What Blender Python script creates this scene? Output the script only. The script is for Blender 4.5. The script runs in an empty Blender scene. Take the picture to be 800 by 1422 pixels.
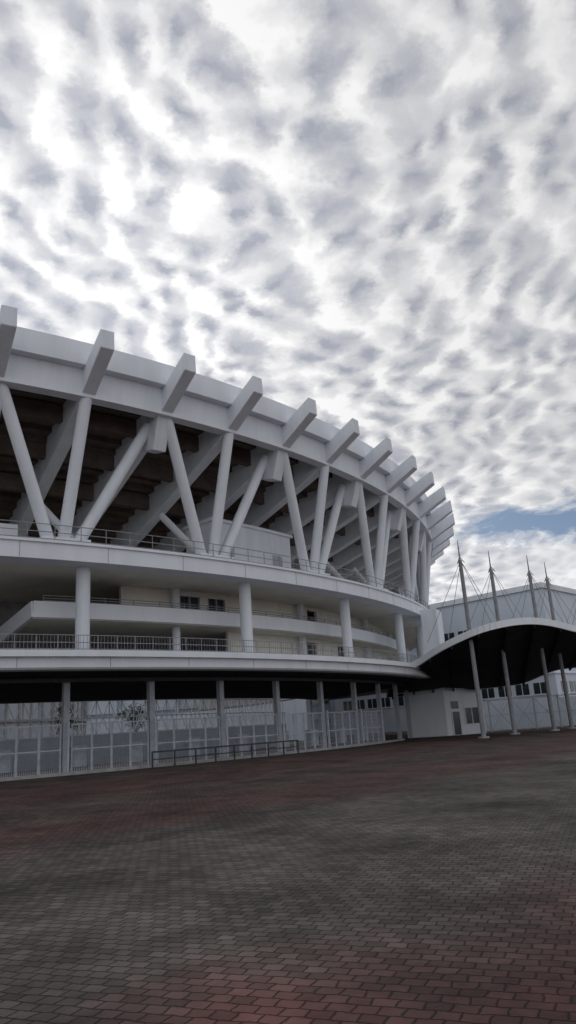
import bpy, math, random
from mathutils import Vector, Matrix
random.seed(4)
rad=math.radians
scene=bpy.context.scene
scene.view_settings.view_transform='Standard'
scene.view_settings.look='None'
scene.view_settings.exposure=0
CX,CY=-52.6,94.4

# ---------------------------------------------------------------- materials
def new_mat(name):
    m=bpy.data.materials.new(name); m.use_nodes=True
    nt=m.node_tree
    return m,nt,nt.nodes['Principled BSDF']
def mat(name,c1,c2=None,rough=.7,scale=1.5,streak=False,metal=0,bump=0.0,spec=.3):
    m,nt,b=new_mat(name)
    b.inputs['Roughness'].default_value=rough
    b.inputs['Metallic'].default_value=metal
    b.inputs['Specular IOR Level'].default_value=spec
    if c2 is None: c2=tuple(x*.8 for x in c1)
    tc=nt.nodes.new('ShaderNodeTexCoord')
    mp=nt.nodes.new('ShaderNodeMapping')
    mp.inputs['Scale'].default_value=(1,1,.18) if streak else (1,1,1)
    nz=nt.nodes.new('ShaderNodeTexNoise'); nz.inputs['Scale'].default_value=scale
    nz.inputs['Detail'].default_value=5; nz.inputs['Roughness'].default_value=.62
    rp=nt.nodes.new('ShaderNodeValToRGB')
    rp.color_ramp.elements[0].position=.30; rp.color_ramp.elements[0].color=(*c2,1)
    rp.color_ramp.elements[1].position=.60; rp.color_ramp.elements[1].color=(*c1,1)
    nt.links.new(tc.outputs['Object'],mp.inputs[0]); nt.links.new(mp.outputs[0],nz.inputs['Vector'])
    nt.links.new(nz.outputs[0],rp.inputs[0]); nt.links.new(rp.outputs[0],b.inputs['Base Color'])
    if bump:
        bp=nt.nodes.new('ShaderNodeBump'); bp.inputs['Strength'].default_value=bump; bp.inputs['Distance'].default_value=.03
        nt.links.new(nz.outputs[0],bp.inputs['Height']); nt.links.new(bp.outputs[0],b.inputs['Normal'])
    return m
M_white=mat('white_paint',(.78,.82,.87),(.68,.72,.77),.65,1.1,True)
M_ring=mat('ring_paint',(.83,.87,.92),(.75,.79,.84),.65,.9,True)
M_cream=mat('cream_render',(.87,.85,.77),(.77,.75,.67),.85,.8,True)
M_conc=mat('grey_concrete',(.40,.40,.40),(.26,.26,.27),.9,1.6)
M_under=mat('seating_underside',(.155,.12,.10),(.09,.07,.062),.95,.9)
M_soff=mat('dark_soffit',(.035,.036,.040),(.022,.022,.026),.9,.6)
M_metal=mat('galvanised_metal',(.44,.47,.52),(.32,.35,.40),.5,4)
M_mast=mat('mast_paint',(.28,.29,.31),(.20,.20,.22),.5,3)
M_joint=mat('joint_sealant',(.30,.31,.33),(.22,.23,.24),.8,3)
M_fence=mat('fence_paint',(.50,.54,.60),(.36,.39,.45),.6,3)
M_inner=mat('inner_wall_paint',(.50,.55,.62),(.40,.45,.52),.8,.4,True)
M_dark=mat('dark_metal',(.05,.055,.06),(.03,.03,.035),.5,4)
M_glass=mat('dark_glass',(.03,.04,.05),(.02,.025,.03),.15,2,spec=.6)
M_bldg=mat('pale_blue_render',(.66,.73,.82),(.58,.65,.74),.8,.25,True)
M_bark=mat('bark',(.10,.08,.06),None,.9,6)
M_leaf=mat('leaves',(.06,.09,.035),(.03,.05,.02),.8,3)
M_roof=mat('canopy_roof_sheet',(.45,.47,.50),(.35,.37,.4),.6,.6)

# ---------------------------------------------------------------- mesh builder
class MB:
    def __init__(s): s.v=[];s.f=[]
    def add(s,vs,fs):
        o=len(s.v); s.v+=[tuple(v) for v in vs]; s.f+=[tuple(i+o for i in f) for f in fs]
    def obj(s,name,m,parent=None,smooth=False,bevel=0):
        me=bpy.data.meshes.new(name); me.from_pydata(s.v,[],s.f); me.update()
        import bmesh
        bm=bmesh.new(); bm.from_mesh(me); bmesh.ops.recalc_face_normals(bm,faces=bm.faces); bm.to_mesh(me); bm.free()
        o=bpy.data.objects.new(name,me); scene.collection.objects.link(o)
        me.materials.append(m)
        if smooth:
            for p in me.polygons: p.use_smooth=True
            md=o.modifiers.new('es','EDGE_SPLIT'); md.split_angle=rad(35)
        if bevel:
            md=o.modifiers.new('bv','BEVEL'); md.width=bevel; md.segments=1; md.limit_method='ANGLE'
        if parent: o.parent=parent
        return o
    def box(s,c,sz,rz=0):
        hx,hy,hz=[q/2 for q in sz]; cs,sn=math.cos(rz),math.sin(rz)
        vs=[]
        for z in(-hz,hz):
            for x,y in((-hx,-hy),(hx,-hy),(hx,hy),(-hx,hy)):
                vs.append((c[0]+x*cs-y*sn,c[1]+x*sn+y*cs,c[2]+z))
        s.add(vs,[(0,3,2,1),(4,5,6,7),(0,1,5,4),(1,2,6,5),(2,3,7,6),(3,0,4,7)])
    def beam(s,a,b,w,h):
        a=Vector(a);b=Vector(b);d=(b-a).normalized()
        up=Vector((0,0,1))
        if abs(d.z)>.98: up=Vector((0,1,0))
        r=d.cross(up).normalized(); u=r.cross(d).normalized()
        vs=[]
        for p in(a,b):
            for x,y in((-1,-1),(1,-1),(1,1),(-1,1)): vs.append(p+r*x*w/2+u*y*h/2)
        s.add(vs,[(0,3,2,1),(4,5,6,7),(0,1,5,4),(1,2,6,5),(2,3,7,6),(3,0,4,7)])
    def cyl(s,a,b,r1,r2=None,n=20):
        r2=r1 if r2 is None else r2
        a=Vector(a);b=Vector(b);d=(b-a).normalized()
        up=Vector((0,0,1)) if abs(d.z)<.98 else Vector((0,1,0))
        r=d.cross(up).normalized(); u=r.cross(d)
        vs=[];fs=[]
        for p,q in((a,r1),(b,r2)):
            for i in range(n):
                t=2*math.pi*i/n; vs.append(p+(r*math.cos(t)+u*math.sin(t))*q)
        for i in range(n): fs.append((i,(i+1)%n,n+(i+1)%n,n+i))
        fs.append(tuple(range(n-1,-1,-1))); fs.append(tuple(range(n,2*n)))
        s.add(vs,fs)
    def ring(s,prof,a0,a1,step=1.0,closed=True,caps=True):
        n=max(1,int(round((a1-a0)/step))); k=len(prof); vs=[];fs=[]
        for i in range(n+1):
            a=rad(a0+(a1-a0)*i/n)
            for R,z in prof: vs.append((CX+R*math.cos(a),CY+R*math.sin(a),z))
        for i in range(n):
            for j in range(k if closed else k-1):
                j2=(j+1)%k
                fs.append((i*k+j,i*k+j2,(i+1)*k+j2,(i+1)*k+j))
        if closed and caps:
            fs.append(tuple(range(k))); fs.append(tuple(n*k+j for j in range(k-1,-1,-1)))
        s.add(vs,fs)
def P(R,a,z): return Vector((CX+R*math.cos(rad(a)),CY+R*math.sin(rad(a)),z))
def rect(r0,r1,z0,z1): return [(r0,z0),(r1,z0),(r1,z1),(r0,z1)]
def empty(name,loc=(0,0,0)):
    e=bpy.data.objects.new(name,None); scene.collection.objects.link(e); return e

A0,A1=-104,52
# ================================================================ STADIUM
st=empty('stadium')
b=MB(); b.ring([(69.0,20.4),(69.8,20.4),(69.8,22.05),(69.95,22.1),(70.35,22.1),(70.35,23.5),(69.0,23.5)],A0,A1,.6)
b.obj('roof_ring_beam',M_ring,st)
def zu(R): return 20.4-.43*(69-R)
# seating underside (stepped)
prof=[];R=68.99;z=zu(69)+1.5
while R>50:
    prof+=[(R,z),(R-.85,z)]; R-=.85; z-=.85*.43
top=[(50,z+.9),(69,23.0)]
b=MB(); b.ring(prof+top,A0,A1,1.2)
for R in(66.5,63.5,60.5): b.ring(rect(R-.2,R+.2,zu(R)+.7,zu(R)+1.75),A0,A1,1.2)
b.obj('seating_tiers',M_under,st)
# raker beams / fins
fins=[-49.15+4.13*(n-2) for n in range(-9,26)]
fins=[(n,a) for n,a in zip(range(-9,26),fins) if a>A0+1 and a<A1]
b=MB(); jn=MB()
for n,a in fins:
    pr=[(72.45,23.35),(72.5,22.2),(69.0,20.12),(50.5,zu(50.5)-.1),(50.5,zu(50.5)+1.9),(68.9,22.35),(69.9,22.0)]
    w=.40
    ra=Vector((math.cos(rad(a)),math.sin(rad(a)),0)); ta=Vector((-ra.y,ra.x,0))
    C=Vector((CX,CY,0)); k=len(pr)
    vs=[C+ra*R+ta*w+Vector((0,0,z)) for R,z in pr]+[C+ra*R-ta*w+Vector((0,0,z)) for R,z in pr]
    fs=[tuple(range(k)),tuple(range(2*k-1,k-1,-1))]+[(i,(i+1)%k,k+(i+1)%k,k+i) for i in range(k)]
    b.add(vs,fs)
b.obj('raker_beams',M_white,st,bevel=.03)
for a in range(-100,50,4):
    jn.ring(rect(68.8,69.006,11.04,11.88),a-.012,a+.012,.03)
    if a<-22: jn.ring(rect(69.0,69.356,5.37,5.84),a-.012,a+.012,.03)
jn.obj('movement_joints',M_joint,st)
# fan struts
b=MB(); c=MB(); pl=MB()
for n,a in fins:
    if n%2==1:
        for da,dn,Rt in((-.55,-1,69.2),(0,0,69.5),(.55,1,68.0)):
            b.cyl(P(68.0,a-.6+da,11.9),P(Rt,a+dn*4.13+(-.25 if dn==1 else .2 if dn==-1 else 0),zu(Rt)+.25),.35,.35,24)
        pl.ring(rect(67.3,68.7,11.86,12.35),a-.6-1.15,a-.6+1.15,.4)
        b.cyl(P(65.6,a+1.7,11.9),P(62.8,a-.8,16.4),.25,.25,16)
    else:
        c.ring([(67.6,18.7),(68.8,18.4),(69.5,20.5),(67.0,19.5)],a-.37,a+.37,.37)
b.obj('fan_struts',M_white,st,smooth=True)
c.obj('strut_brackets',M_white,st,bevel=.03); pl.obj('strut_plinths',M_white,st,bevel=.03)
# upper deck
b=MB(); b.ring([(67.6,11.02),(69.0,11.02),(69.0,11.9),(69.12,11.9),(69.12,12.05),(67.6,12.05)],A0,A1,.6)
b.obj('upper_deck_fascia',M_ring,st)
b=MB(); b.ring(rect(55,67.6,11.05,11.85),A0,A1,1.2); b.obj('upper_deck_slab',M_cream,st)
# middle balcony
b=MB(); b.ring(rect(65.3,65.5,8.5,9.42),-54.5,A1,.8)
p0=P(65.4,-54.5,8.96)
b.beam(p0,(-18.6,45.6,7.9),.2,.92); b.beam((-18.6,45.6,7.9),(-27,55.5,5.4),.2,.92)
b.obj('balcony_parapet',M_ring,st)
b=MB(); b.ring(rect(55,65.3,8.45,8.72),-54.5,A1,1.2); b.obj('balcony_slab',M_cream,st)
# back walls
b=MB(); b.ring(rect(55.6,56,4.4,12),A0,A1,1.0)
b.obj('concourse_back_wall',M_conc,st)
b=MB()
WR=63.3
def wallseg(a0,a1,op=None,z0=6.2,z1=8.45):
    if op is None: b.ring(rect(WR,WR+.25,z0,z1),a0,a1,.8)
    else:
        if op[0]>z0: b.ring(rect(WR,WR+.25,z0,op[0]),a0,a1,.8)
        if op[1]<z1: b.ring(rect(WR,WR+.25,op[1],z1),a0,a1,.8)
U=dict(z0=8.72,z1=11.05); L=dict(z0=6.2,z1=8.45)
wallseg(-49,-45.0,None,**U); wallseg(-45,-43.5,(9.3,10.7),**U); wallseg(-43.5,-42.8,None,**U);wallseg(-42.8,-41.4,(9.3,10.7),**U)
wallseg(-41.4,-32.5,None,**U); wallseg(-32.5,-31.1,(8.72,10.8),**U); wallseg(-31.1,-27,None,**U); wallseg(-27,-25.4,(9.3,10.7),**U); wallseg(-25.4,A1,None,**U)
wallseg(-41.2,-32.8,None,**L); wallseg(-32.8,-31.4,(6.2,8.2),**L); wallseg(-31.4,-28,None,**L); wallseg(-28,-26.4,(6.2,8.2),**L); wallseg(-26.4,A1,None,**L)
b.obj('concourse_room_wall',M_cream,st)
g=MB(); f=MB()
for a0,a1,z0,z1 in((-45,-43.5,9.3,10.7),(-42.8,-41.4,9.3,10.7),(-27,-25.4,9.3,10.7)):
    g.ring(rect(WR+.04,WR+.08,z0,z1),a0,a1,.8)
    for a in(a0,(a0+a1)/2,a1): f.ring(rect(WR+.09,WR+.28,z0,z1),a-.03,a+.03,.1)
    f.ring(rect(WR+.09,WR+.28,z0-.04,z0+.04),a0,a1,.8)
g.obj('windows',M_glass,st); f.obj('window_frames',M_metal,st)
# columns
b=MB(); dp=MB()
for i in range(-5,10):
    a=-52.7+9.75*i; b.cyl(P(67.5,a,6.15),P(67.5,a,11.1),.39,n=28)
    dp.cyl(P(67.1,a+.45,6.15),P(67.1,a+.45,11.1),.06,n=8)
for i in range(-7,16):
    a=-51.4+5.8*i
    if a<-40 or i%2: b.cyl(P(64.0,a,6.15),P(64.0,a,8.5),.27,n=20); b.cyl(P(64.0,a,8.7),P(64.0,a,11.1),.27,n=20)
b.obj('concourse_columns',M_white,st,smooth=True); dp.obj('downpipes',M_metal,st,smooth=True)
# lower deck / canopy
b=MB(); b.ring([(68.3,5.25),(69.25,5.25),(69.35,5.35),(69.35,5.85),(69.65,5.87),(69.65,6.2),(68.3,6.2)],A0,-19,.6)
b.obj('lower_deck_fascia',M_ring,st)
b=MB(); b.ring(rect(55,68.3,5.9,6.15),A0,A1,1.2); b.obj('lower_deck_slab',M_conc,st)
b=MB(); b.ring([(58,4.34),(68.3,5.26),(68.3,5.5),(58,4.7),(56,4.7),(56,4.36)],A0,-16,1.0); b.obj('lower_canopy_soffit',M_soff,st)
# railings
r=MB()
def railing(R,z,h,a0,a1,sp,t=.02):
    for zz in(h,h*.55,h*.15): r.ring(rect(R-t,R+t,z+zz-t,z+zz+t),a0,a1,1.0)
    n=int((a1-a0)/sp)
    for i in range(n+1):
        a=a0+(a1-a0)*i/n; r.cyl(P(R,a,z),P(R,a,z+h),t*1.2,n=6)
railing(68.75,12.04,.95,-75,0,1.2)
railing(69.0,6.19,.85,-75,-20,.9)
for i in range(int(50/.16)):
    a=-72+i*.16; r.cyl(P(69.0,a,6.3),P(69.0,a,7.0),.011,n=4)
railing(65.4,9.41,.35,-54,-15,1.6)
r.obj('deck_railings',M_mast,st)
# cabin on upper deck
b=MB(); b.ring(rect(62,65,12.0,15.9),-43.3,-36,.8); b.ring(rect(61.9,65.15,15.9,16.1),-43.5,-35.8,.8)
b.ring(rect(63.5,66,12.0,13.6),-60,-55.5,.8); b.obj('plant_room',M_white,st)
b=MB(); b.ring(rect(65.0,65.03,12.1,14.2),-42.6,-41.6,.5); b.ring(rect(65.0,65.03,12.1,14.2),-38,-37,.5); b.obj('plant_room_doors',M_metal,st)
b=MB()
for i in range(-8,9):
    a=-52.9+4.55*i; b.box(P(65.8,a,2.5),(.34,.34,5.0),rad(a))
b.obj('ground_storey_posts',M_metal,st)
b=MB(); b.ring([(66.2,4.85),(66.4,4.85),(66.4,5.05),(66.2,5.05)],A0,-18,1.0); b.obj('service_pipe',M_dark,st)
b=MB(); b.ring(rect(51.8,52,0,2.1),-100,-12,1.0); b.obj('ground_inner_wall',M_inner,st)
b=MB(); b.box((12.9,70.5,8.7),(1.5,3,5.6),rad(-20)); b.obj('stair_tower',M_white,st,bevel=.03)
b=MB(); b.ring(rect(24.5,25,0,9),-110,60,2.0); b.ring(rect(53.5,54,0,5.6),-6,120,2.0); b.obj('pitch_side_wall',M_inner,st)
b=MB()
for i in range(40):
    a=-100+i*4; b.ring(rect(25.0,25.15,0,9),a-.25,a+.25,.5)
b.ring(rect(25,25.2,4.2,4.5),-110,60,2.0); b.obj('pitch_side_pilasters',M_conc,st)
b=MB(); b.box((-30,150,5.75),(110,2,11.5)); b.box((-30,148.7,7.0),(110,.5,.7)); b.box((-30,148.7,3.2),(110,.5,.5))
for i in range(19): b.box((-84+i*6,148.6,5.6),(.7,.9,11.1))
b.obj('opposite_stand',M_inner,st)

# ================================================================ lattice screen
b=MB()
for i in range(64):
    a=-92+i*1.25
    b.beam(P(52,a,2.1),P(52,a+1.25,4.6),.05,.05); b.beam(P(52,a+1.25,2.1),P(52,a,4.6),.05,.05)
    b.beam(P(52,a,2.1),P(52,a,4.7),.07,.07)
for z in(2.15,3.35,4.6): b.ring(rect(51.96,52.04,z-.04,z+.04),-92,-12,1.25)
b.obj('lattice_screen',M_white,None)

# ================================================================ perimeter fence
pf=empty('perimeter_fence')
b=MB(); t=MB(); k=MB()
FR=66.0
for i in range(-5,6):
    a=-52.9+4.55*i; e=4.55
    b.cyl(P(FR+.3,a,0),P(FR+.3,a,2.75),.07,n=10)
    nsub=4
    for j in range(nsub):
        aa=a+.25+(e-.5)*j/nsub; ab=a+.25+(e-.5)*(j+1)/nsub
        for z in(.12,1.3,2.6): b.beam(P(FR,aa,z),P(FR,ab,z),.06,.07)
        for q in(aa+.02,ab-.02): b.beam(P(FR,q,.05),P(FR,q,2.65),.07,.07)
        m=12
        for q in range(1,m): 
            w=aa+(ab-aa)*q/m; t.beam(P(FR,w,.12),P(FR,w,2.6),.014,.014)
        for q in range(1,9):
            t.beam(P(FR,aa,.12+q*.27),P(FR,ab,.12+q*.27),.010,.010)
        if (i+j)%3==0: k.box(P(FR-.6,(aa+ab)/2,.9),(.5,.9,1.1),rad(a))
b.obj('frames',M_fence,pf); t.obj('mesh_infill',M_fence,pf)
b=MB(); b.ring(rect(65.7,66.5,0,.14),-85,-22,1.0); b.obj('kerb',M_conc,pf)
k.obj('turnstile',M_metal,None,bevel=.03)
b=MB()
for i in range(9):
    a=-49+i*1.25
    b.cyl(P(67.2,a,0),P(67.2,a,.85),.05,n=8)
    if i<8:
        b.beam(P(67.2,a,.85),P(67.2,a+1.25,.85),.07,.09); b.beam(P(67.2,a,.45),P(67.2,a+1.25,.45),.05,.06)
b.obj('crowd_barrier',M_dark)
nb=empty('notice_board')
b=MB(); b.box(P(65.2,-57.6,1.4),(.08,1.3,1.3),rad(-57.6)); b.obj('panel',M_dark,nb)
b=MB(); b.box(P(65.2,-57.2,.6),(.07,.07,1.2),rad(-57)); b.box(P(65.2,-58.0,.6),(.07,.07,1.2),rad(-57)); b.obj('legs',M_metal,nb)

# ================================================================ entrance canopy
ec=empty('entrance_canopy')
front=[(8.7,65.6,6.05),(9.9,63.8,6.3),(11.9,60,7.35),(15.0,58,8.35),(19.1,60,8.8),(23.9,64,8.3),(30,69,7.2),(37,75,5.6)]
back=[(9,80,4.5),(12,78,4.5),(15,77,4.5),(18.5,76,4.6),(22.5,77,4.9),(27,79,6.1),(33,83,6.2),(40,88,5.2)]
def cr(pts,t):
    n=len(pts)-1; i=min(int(t),n-1); f=t-i
    p=[Vector(pts[max(0,min(n,i+q))]) for q in(-1,0,1,2)]
    return .5*((2*p[1])+(-p[0]+p[2])*f+(2*p[0]-5*p[1]+4*p[2]-p[3])*f*f+(-p[0]+3*p[1]-3*p[2]+p[3])*f**3)
NU,NV=56,14
lo=MB();up=MB();rim=MB();rib=MB()
grid=[]
for i in range(NU+1):
    t=7*i/NU; F=cr(front,t);B=cr(back,t); row=[]
    for j in range(NV+1):
        row.append(F.lerp(B,j/NV))
    grid.append(row)
vs=[p-Vector((0,0,.35)) for r_ in grid for p in r_]; fs=[]
for i in range(NU):
    for j in range(NV):
        q=i*(NV+1)+j; fs.append((q,q+1,q+NV+2,q+NV+1))
lo.add(vs,fs); up.add([p for r_ in grid for p in r_],fs)
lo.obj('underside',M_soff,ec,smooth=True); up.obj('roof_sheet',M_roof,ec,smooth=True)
for i in range(NU):
    a=grid[i][0];c_=grid[i+1][0]; d=(c_-a).normalized(); o=Vector((d.y,-d.x,0))*.18
    vs=[a+Vector((0,0,-.42)),a+o+Vector((0,0,-.42)),a+o+Vector((0,0,.12)),a+Vector((0,0,.12)),
        c_+Vector((0,0,-.42)),c_+o+Vector((0,0,-.42)),c_+o+Vector((0,0,.12)),c_+Vector((0,0,.12))]
    rim.add(vs,[(0,1,5,4),(1,2,6,5),(2,3,7,6),(3,0,4,7)])
    a=grid[i][NV];c_=grid[i+1][NV]
    rim.add([a+Vector((0,0,-.4)),a+Vector((0,0,.1)),c_+Vector((0,0,.1)),c_+Vector((0,0,-.4))],[(0,1,2,3)])
rim.obj('rim_fascia',M_ring,ec,smooth=True)
for i in range(2,NU,5):
    for j in range(NV): rib.beam(grid[i][j]-Vector((0,0,.5)),grid[i][j+1]-Vector((0,0,.5)),.14,.28)
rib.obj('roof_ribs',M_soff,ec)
ms=MB(); wires=MB(); ft=MB()
masts=[(13.8,59.5),(17.5,64.3),(21.8,67.4),(24.6,71.1),(29.5,75.5)]
for x,y in masts:
    ms.cyl((x,y,0),(x-.05,y,13.9),.19,.15,n=16)
    ms.cyl((x-.05,y,13.9),(x-.05,y,15.6),.07,.03,n=10)
    for q in range(3):
        th=q*2.1; ms.beam((x-.05,y,14.2),(x-.05+.35*math.cos(th),y+.35*math.sin(th),13.7),.05,.05)
    ft.cyl((x,y,0),(x,y,.12),.42,n=20)
    for dx,dy,zz in((-3.2,1.5,7.6),(3.0,3.2,8.0),(1.5,-3.0,8.4),(-1.0,6,6.6)):
        wires.cyl((x,y,13.9),(x+dx,y+dy,zz),.022,n=5)
ms.obj('masts',M_mast,ec,smooth=True); wires.obj('stay_cables',M_mast,ec); ft.obj('mast_bases',M_conc,ec)

# ================================================================ ticket booth
tb=empty('ticket_booth')
def prism(b,pts,z0,z1):
    k=len(pts); b.add([(x,y,z0) for x,y in pts]+[(x,y,z1) for x,y in pts],
      [tuple(range(k-1,-1,-1)),tuple(range(k,2*k))]+[(i,(i+1)%k,k+(i+1)%k,k+i) for i in range(k)])
K=Vector((14,75.0)); dl=Vector((-.86,.5)); dr=Vector((.93,.36))
a_=K+dl*4.2; c_=K+dr*4.4; d_=a_+dr*4.4
b=MB(); prism(b,[a_,K,c_,d_],0,4.3); b.obj('walls',M_ring,tb)
b=MB(); o1=-(dl+dr)*.25
prism(b,[a_+dl*.3-dr*.25,K+o1*1.2,c_+dr*.3-dl*.25,d_+(dl+dr)*.25],4.3,4.6); b.obj('roof_slab',M_ring,tb)
g=MB(); w=MB()
nr=Vector((dr.y,-dr.x))
def panel(bb,u0,u1,z0,z1,off,th=.06):
    p=K+dr*u0+nr*off; q=K+dr*u1+nr*off
    prism(bb,[p,q,q+nr*th,p+nr*th],z0,z1)
panel(g,.7,1.5,.05,2.2,.0); panel(g,2.2,3.7,1.0,2.5,.0); panel(g,.7,1.5,2.5,3.2,.0)
for u0,u1,z0,z1 in((.62,.72,0,2.3),(1.5,1.6,0,2.3),(2.1,2.2,.9,2.6),(3.7,3.8,.9,2.6),(2.9,2.98,1,2.5),(2.2,3.7,2.5,2.6),(2.2,3.7,.9,1.0),(.72,1.5,2.2,2.3)):
    panel(w,u0,u1,z0,z1,.0,.1)
g.obj('door_and_window',M_glass,tb); w.obj('frames',M_white,tb)

# right fence
rf=empty('boundary_fence')
b=MB(); t=MB()
path=[(16.5,77.5),(24,79.5),(32,81),(44,83),(60,86)]
for (x0,y0),(x1,y1) in zip(path[:-1],path[1:]):
    A=Vector((x0,y0,0));B=Vector((x1,y1,0)); n=max(1,round((B-A).length/2.4))
    for i in range(n):
        p=A.lerp(B,i/n);q=A.lerp(B,(i+1)/n)
        b.beam(p,p+Vector((0,0,3.3)),.12,.12)
        for z in(.15,1.6,3.2): b.beam(p+Vector((0,0,z)),q+Vector((0,0,z)),.08,.08)
        t.beam(p+Vector((0,0,.15)),q+Vector((0,0,3.2)),.05,.05); t.beam(q+Vector((0,0,.15)),p+Vector((0,0,3.2)),.05,.05)
        for j in range(1,12):
            w_=p.lerp(q,j/12); t.beam(w_+Vector((0,0,.15)),w_+Vector((0,0,3.2)),.025,.025)
b.obj('frames',M_metal,rf); t.obj('bars',M_metal,rf)
b=MB(); 
for (x0,y0),(x1,y1) in zip(path[:-1],path[1:]): b.beam((x0-1,y0+10,1.6),(x1-1,y1+10,1.6),.3,3.2)
b.obj('boundary_wall',M_inner)

# ================================================================ office building
ob=empty('office_building')
K=Vector((36.9,110)); dl=Vector((-.68,.73)); dr=Vector((.67,.74))
b=MB(); prism(b,[K+dl*45,K,K+dr*60,K+dl*45+dr*60],0,19.4); b.obj('walls',M_bldg,ob)
b=MB(); prism(b,[K+dl*45.3-dr*.3,K-(dl+dr)*.3,K+dr*60.3-dl*.3,K+dl*45.3+dr*60.3],19.4,20.2); b.obj('parapet',M_white,ob)
g=MB(); fr=MB()
def face_panel(bb,d,u0,u1,z0,z1,th):
    n_=Vector((-dr.x,-dr.y)) if d is dl else Vector((-dl.x,-dl.y))
    p=K+d*u0;q=K+d*u1; prism(bb,[p,q,q+n_*th,p+n_*th],z0,z1)
for z in(4.2,8.0,13.4):
    for d in(dl,dr):
        if z>13 and d is dr: continue
        u=1.5
        while u<42:
            face_panel(g,d,u,u+2.2,z,z+1.6,.05); face_panel(fr,d,u+1.05,u+1.15,z,z+1.6,.09)
            face_panel(fr,d,u-.2,u+2.4,z-.15,z,.14); u+=3.0
for z in(7,10.8): 
    for d in(dl,dr): face_panel(fr,d,.0,44,z-.1,z+.15,.2)
g.obj('windows',M_glass,ob); fr.obj('sills_and_mullions',M_white,ob)

# ================================================================ trees
def tree(x,y,h,sc):
    e=empty('tree'); tr=MB(); lf=MB()
    tr.cyl((x,y,0),(x+.1,y,h*.6),.12*sc,.06*sc,n=8)
    cl=[]
    for i in range(9):
        th=random.uniform(0,6.28); rr=random.uniform(.3,1.2)*sc; zz=h*random.uniform(.6,1.0)
        c=(x+rr*math.cos(th),y+rr*math.sin(th),zz); cl.append(c); tr.cyl((x+.1,y,h*.5),c,.05*sc,.015*sc,n=5)
    for c in cl:
        for i in range(60):
            d=Vector((random.gauss(0,1),random.gauss(0,1),random.gauss(0,.7)))*.3*sc+Vector(c)
            u=Vector((random.uniform(-1,1),random.uniform(-1,1),random.uniform(-1,1))).normalized()*.12*sc
            v=u.cross(Vector((random.uniform(-1,1),random.uniform(-1,1),1))).normalized()*.07*sc
            lf.add([d-u,d-v,d+u,d+v],[(0,1,2,3)])
    tr.obj('trunk',M_bark,e,smooth=True); lf.obj('leaves',M_leaf,e)
for a,R_,h in((-55,45,4.3),(-44,46,4.4),(-36,47,4.2)):
    p=P(R_,a,0); tree(p.x,p.y,h,.95)

# ================================================================ ground
m,nt,bs=new_mat('brick_pavers')
N=nt.nodes.new; Lk=nt.links.new
def mth(nt,op,a,b=None,c=None,clamp=False):
    n=nt.nodes.new('ShaderNodeMath'); n.operation=op; n.use_clamp=clamp
    for i,v in enumerate((a,b,c)):
        if v is None: continue
        if isinstance(v,(int,float)): n.inputs[i].default_value=v
        else: nt.links.new(v,n.inputs[i])
    return n.outputs[0]
tc=N('ShaderNodeTexCoord'); mp=N('ShaderNodeMapping'); mp.inputs['Rotation'].default_value=(0,0,rad(22))
Lk(tc.outputs['Object'],mp.inputs[0])
wn=N('ShaderNodeTexNoise'); wn.noise_dimensions='2D'; wn.inputs['Scale'].default_value=6; wn.inputs['Detail'].default_value=3; Lk(mp.outputs[0],wn.inputs['Vector'])
wa=N('ShaderNodeVectorMath'); wa.operation='MULTIPLY_ADD'; wa.inputs[1].default_value=(.05,.05,0); Lk(wn.outputs['Color'],wa.inputs[0]); Lk(mp.outputs[0],wa.inputs[2])
br=N('ShaderNodeTexBrick'); br.inputs['Scale'].default_value=1.0
br.inputs['Brick Width'].default_value=.16; br.inputs['Row Height'].default_value=.13
br.inputs['Mortar Size'].default_value=.012; br.inputs['Mortar Smooth'].default_value=1.0; br.inputs['Bias'].default_value=0
br.inputs['Color1'].default_value=(1.4,1.4,1.4,1); br.inputs['Color2'].default_value=(.75,.75,.75,1); br.inputs['Mortar'].default_value=(.24,.24,.24,1)
Lk(wa.outputs[0],br.inputs['Vector'])
sx=N('ShaderNodeSeparateXYZ'); Lk(tc.outputs['Object'],sx.inputs[0])
dx=mth(nt,'SUBTRACT',sx.outputs[0],CX); dy=mth(nt,'SUBTRACT',sx.outputs[1],CY)
rr=mth(nt,'SQRT',mth(nt,'ADD',mth(nt,'MULTIPLY',dx,dx),mth(nt,'MULTIPLY',dy,dy)))
bn=N('ShaderNodeTexNoise'); bn.noise_dimensions='2D'; bn.inputs['Scale'].default_value=.25; bn.inputs['Detail'].default_value=7; bn.inputs['Roughness'].default_value=.6; Lk(tc.outputs['Object'],bn.inputs['Vector'])
rr=mth(nt,'ADD',rr,mth(nt,'MULTIPLY',mth(nt,'SUBTRACT',bn.outputs[0],.5),6))
# the red field runs diagonally across the plaza in front of the viewer
rr=mth(nt,'ADD',rr,mth(nt,'MULTIPLY',sx.outputs[0],.35))
rr=mth(nt,'DIVIDE',mth(nt,'SUBTRACT',rr,66),50)
rp=N('ShaderNodeValToRGB'); cr_=rp.color_ramp
RED=(.088,.040,.037,1); RD2=(.070,.040,.036,1); GR=(.078,.069,.062,1); BR=(.062,.046,.040,1)
cr_.elements[0].position=0; cr_.elements[0].color=BR
cr_.elements[1].position=1; cr_.elements[1].color=RED
for p_,c in((.10,BR),(.18,RD2),(.28,RD2),(.34,BR),(.42,BR),(.46,RD2),(.52,RD2),(.57,GR),(.71,GR),(.755,RED)):
    e=cr_.elements.new(p_); e.color=c
Lk(rr,rp.inputs[0])
st_=N('ShaderNodeTexNoise'); st_.noise_dimensions='2D'; st_.inputs['Scale'].default_value=.45; st_.inputs['Detail'].default_value=10; st_.inputs['Roughness'].default_value=.7; Lk(tc.outputs['Object'],st_.inputs['Vector'])
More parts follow.
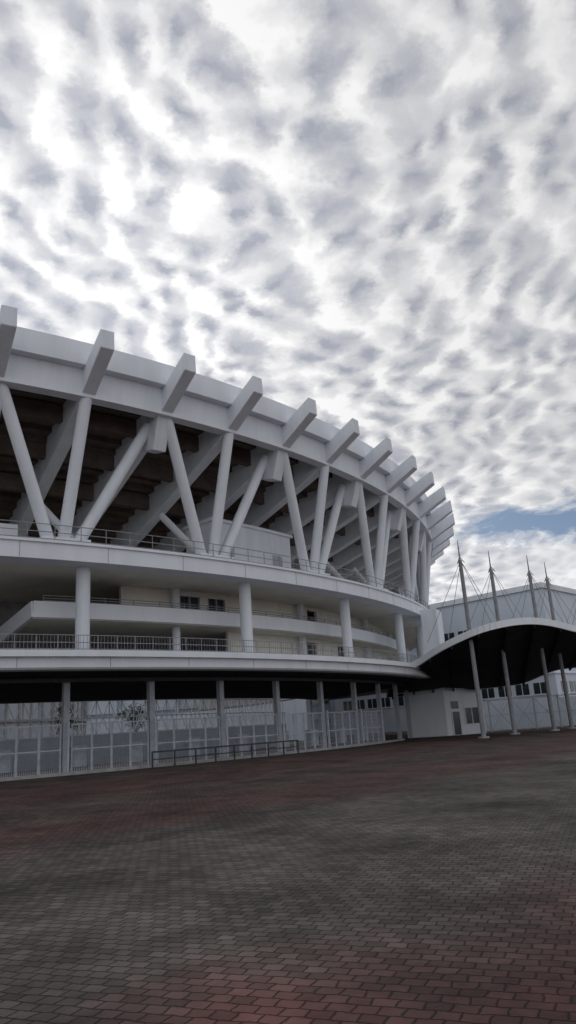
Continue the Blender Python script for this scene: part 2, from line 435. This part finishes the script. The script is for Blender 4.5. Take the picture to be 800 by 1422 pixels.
sf=mth(nt,'MULTIPLY_ADD',st_.outputs[0],3.0,-.5)
sf=mth(nt,'MAXIMUM',sf,.3)
mx=N('ShaderNodeMix'); mx.data_type='RGBA'; mx.blend_type='MULTIPLY'; mx.inputs[0].default_value=1
Lk(rp.outputs[0],mx.inputs[6]); Lk(br.outputs['Color'],mx.inputs[7])
mx2=N('ShaderNodeVectorMath'); mx2.operation='SCALE'; Lk(mx.outputs[2],mx2.inputs[0]); Lk(sf,mx2.inputs[3])
Lk(mx2.outputs[0],bs.inputs['Base Color'])
bs.inputs['Roughness'].default_value=.8; bs.inputs['Specular IOR Level'].default_value=.18
bp=N('ShaderNodeBump'); bp.inputs['Strength'].default_value=.8; bp.inputs['Distance'].default_value=.012
hh=mth(nt,'ADD',mth(nt,'MULTIPLY',br.outputs['Fac'],-1),mth(nt,'MULTIPLY',wn.outputs[0],.8))
Lk(hh,bp.inputs['Height']); Lk(bp.outputs[0],bs.inputs['Normal'])
g=MB(); g.add([(-900,-300,0),(900,-300,0),(900,1500,0),(-900,1500,0)],[(0,1,2,3)]); g.obj('brick_pavement',m)

# ================================================================ sky
SUN_EL,SUN_AZ=rad(33),rad(-17)
w=bpy.data.worlds.new('World'); scene.world=w; w.use_nodes=True
nt=w.node_tree; nt.nodes.clear(); N=nt.nodes.new; Lk=nt.links.new
out=N('ShaderNodeOutputWorld')
sky=N('ShaderNodeTexSky'); sky.sky_type='NISHITA'; sky.sun_disc=False; sky.sun_elevation=SUN_EL; sky.sun_rotation=SUN_AZ; sky.ozone_density=4
bg1=N('ShaderNodeBackground'); bg1.inputs[1].default_value=.058; Lk(sky.outputs[0],bg1.inputs[0])
tc=N('ShaderNodeTexCoord'); sp=N('ShaderNodeSeparateXYZ'); Lk(tc.outputs['Generated'],sp.inputs[0])
X,Y,Z=sp.outputs
zz=mth(nt,'ADD',mth(nt,'MAXIMUM',Z,0),.14)
px=mth(nt,'DIVIDE',X,zz); py=mth(nt,'DIVIDE',Y,zz)
cb=N('ShaderNodeCombineXYZ'); Lk(px,cb.inputs[0]); Lk(py,cb.inputs[1])
def noise(vec,scale,det=5,rough=.55,dist=0):
    n=N('ShaderNodeTexNoise'); n.noise_dimensions='2D'; n.inputs['Scale'].default_value=scale; n.inputs['Detail'].default_value=det
    n.inputs['Roughness'].default_value=rough; n.inputs['Distortion'].default_value=dist; Lk(vec,n.inputs['Vector']); return n
def vmadd(vec,mul,base):
    v=N('ShaderNodeVectorMath'); v.operation='MULTIPLY_ADD'; v.inputs[1].default_value=(mul,mul,0); Lk(vec,v.inputs[0]); Lk(base,v.inputs[2]); return v.outputs[0]
wv=vmadd(noise(cb.outputs[0],1.7,2).outputs['Color'],.22,cb.outputs[0])
wv=vmadd(noise(cb.outputs[0],15,5,.65).outputs['Color'],.06,wv)
mp=N('ShaderNodeMapping'); mp.inputs['Rotation'].default_value=(0,0,rad(-38)); mp.inputs['Scale'].default_value=(1.0,.78,1); Lk(wv,mp.inputs[0])
def vor(scale,vec,sm=.4,feat='SMOOTH_F1'):
    vo=N('ShaderNodeTexVoronoi'); vo.voronoi_dimensions='2D'; vo.feature=feat; vo.inputs['Scale'].default_value=scale
    if feat=='SMOOTH_F1': vo.inputs['Smoothness'].default_value=sm
    Lk(vec,vo.inputs['Vector']); return vo.outputs['Distance']
v1=vor(13,mp.outputs[0])
v2=vor(25,mp.outputs[0],feat='F1')
of=N('ShaderNodeVectorMath'); of.operation='ADD'; of.inputs[1].default_value=(-.012,.024,0); Lk(mp.outputs[0],of.inputs[0])
v1b=vor(13,of.outputs[0])
relief=mth(nt,'SUBTRACT',v1b,v1)
fb=noise(mp.outputs[0],7,8,.65)
fb2=noise(cb.outputs[0],3.4,5,.55)
big=noise(cb.outputs[0],1.0,3)
str_=noise(mp.outputs[0],1.5,5,.5)
cell=mth(nt,'ADD',mth(nt,'MULTIPLY',mth(nt,'SUBTRACT',v1,.33),.72),mth(nt,'MULTIPLY',mth(nt,'SUBTRACT',v2,.40),.36))
cell=mth(nt,'ADD',cell,mth(nt,'MULTIPLY',relief,1.7))
cell=mth(nt,'ADD',cell,mth(nt,'MULTIPLY',mth(nt,'SUBTRACT',fb.outputs[0],.5),.8))
amt=mth(nt,'MULTIPLY_ADD',fb2.outputs[0],1.1,.35)
cell=mth(nt,'MULTIPLY',cell,amt)
sm=mth(nt,'MULTIPLY_ADD',mth(nt,'ADD',px,mth(nt,'MULTIPLY',mth(nt,'SUBTRACT',big.outputs[0],.5),1.4)),1.3,-.25,clamp=True)
smm=mth(nt,'MULTIPLY',sm,.74)
soft=mth(nt,'MULTIPLY_ADD',mth(nt,'SUBTRACT',str_.outputs[0],.5),1.3,-.08)
tt=mth(nt,'ADD',mth(nt,'MULTIPLY',cell,mth(nt,'SUBTRACT',1,smm)),mth(nt,'MULTIPLY',soft,smm))
tt=mth(nt,'ADD',tt,mth(nt,'MULTIPLY',mth(nt,'SUBTRACT',fb2.outputs[0],.5),.36))
tt=mth(nt,'ADD',tt,.53)
rp=N('ShaderNodeValToRGB'); c=rp.color_ramp
c.elements[0].position=.05; c.elements[0].color=(.37,.39,.45,1)
c.elements[1].position=1.0; c.elements[1].color=(.92,.92,.92,1)
for p_,q in((.30,(.50,.515,.56,1)),(.55,(.63,.635,.66,1)),(.75,(.75,.75,.765,1))):
    e=c.elements.new(p_); e.color=q
Lk(tt,rp.inputs[0])
sd=Vector((math.sin(SUN_AZ)*math.cos(SUN_EL),math.cos(SUN_AZ)*math.cos(SUN_EL),math.sin(SUN_EL)))
dt=N('ShaderNodeVectorMath'); dt.operation='DOT_PRODUCT'; Lk(tc.outputs['Generated'],dt.inputs[0]); dt.inputs[1].default_value=sd
dm=mth(nt,'MAXIMUM',dt.outputs['Value'],0)
gl=mth(nt,'ADD',mth(nt,'MULTIPLY',mth(nt,'POWER',dm,16),.33),.91)
lowb=mth(nt,'MULTIPLY',mth(nt,'SUBTRACT',1,mth(nt,'MULTIPLY',mth(nt,'ABSOLUTE',Z),3.0),clamp=True),.42)
gl=mth(nt,'ADD',gl,lowb)
cs=N('ShaderNodeVectorMath'); cs.operation='SCALE'; Lk(rp.outputs[0],cs.inputs[0]); Lk(gl,cs.inputs[3])
bg2=N('ShaderNodeBackground'); Lk(cs.outputs[0],bg2.inputs[0]); bg2.inputs[1].default_value=1
e1=mth(nt,'DIVIDE',mth(nt,'SUBTRACT',X,.345),.12); e2=mth(nt,'DIVIDE',mth(nt,'SUBTRACT',mth(nt,'SUBTRACT',Z,mth(nt,'MULTIPLY',mth(nt,'SUBTRACT',X,.335),-.05)),.230),.026)
ee=mth(nt,'SQRT',mth(nt,'ADD',mth(nt,'MULTIPLY',e1,e1),mth(nt,'MULTIPLY',e2,e2)))
ee=mth(nt,'ADD',ee,mth(nt,'MULTIPLY',mth(nt,'SUBTRACT',fb.outputs[0],.5),2.4))
hole=mth(nt,'MULTIPLY',mth(nt,'SUBTRACT',1.3,ee),1.3,clamp=True)
hole=mth(nt,'MULTIPLY',hole,mth(nt,'GREATER_THAN',Y,0))
ms_=N('ShaderNodeMixShader'); Lk(hole,ms_.inputs[0]); Lk(bg2.outputs[0],ms_.inputs[1]); Lk(bg1.outputs[0],ms_.inputs[2])
Lk(ms_.outputs[0],out.inputs[0])

sl=bpy.data.lights.new('sun','SUN'); sl.energy=.6; sl.angle=rad(20); sl.color=(1,.96,.9)
so=bpy.data.objects.new('sun',sl); scene.collection.objects.link(so)
so.rotation_euler=(-sd).to_track_quat('-Z','Y').to_euler()

# ================================================================ camera
cam=bpy.data.cameras.new('camera'); co=bpy.data.objects.new('camera',cam); scene.collection.objects.link(co)
cam.sensor_fit='VERTICAL'; cam.sensor_height=36; cam.lens=36*1030/1422; cam.clip_end=4000
p=rad(16.29); r_=rad(3.8)
fwd=Vector((0,math.cos(p),math.sin(p))); right=Vector((1,0,0)); upv=right.cross(fwd)
R2=right*math.cos(r_)+upv*(-math.sin(r_)); U2=right*math.sin(r_)+upv*math.cos(r_)
mtx=Matrix((R2,U2,-fwd)).transposed().to_4x4(); mtx.translation=Vector((0,0,1.6))
co.matrix_world=mtx
scene.camera=co
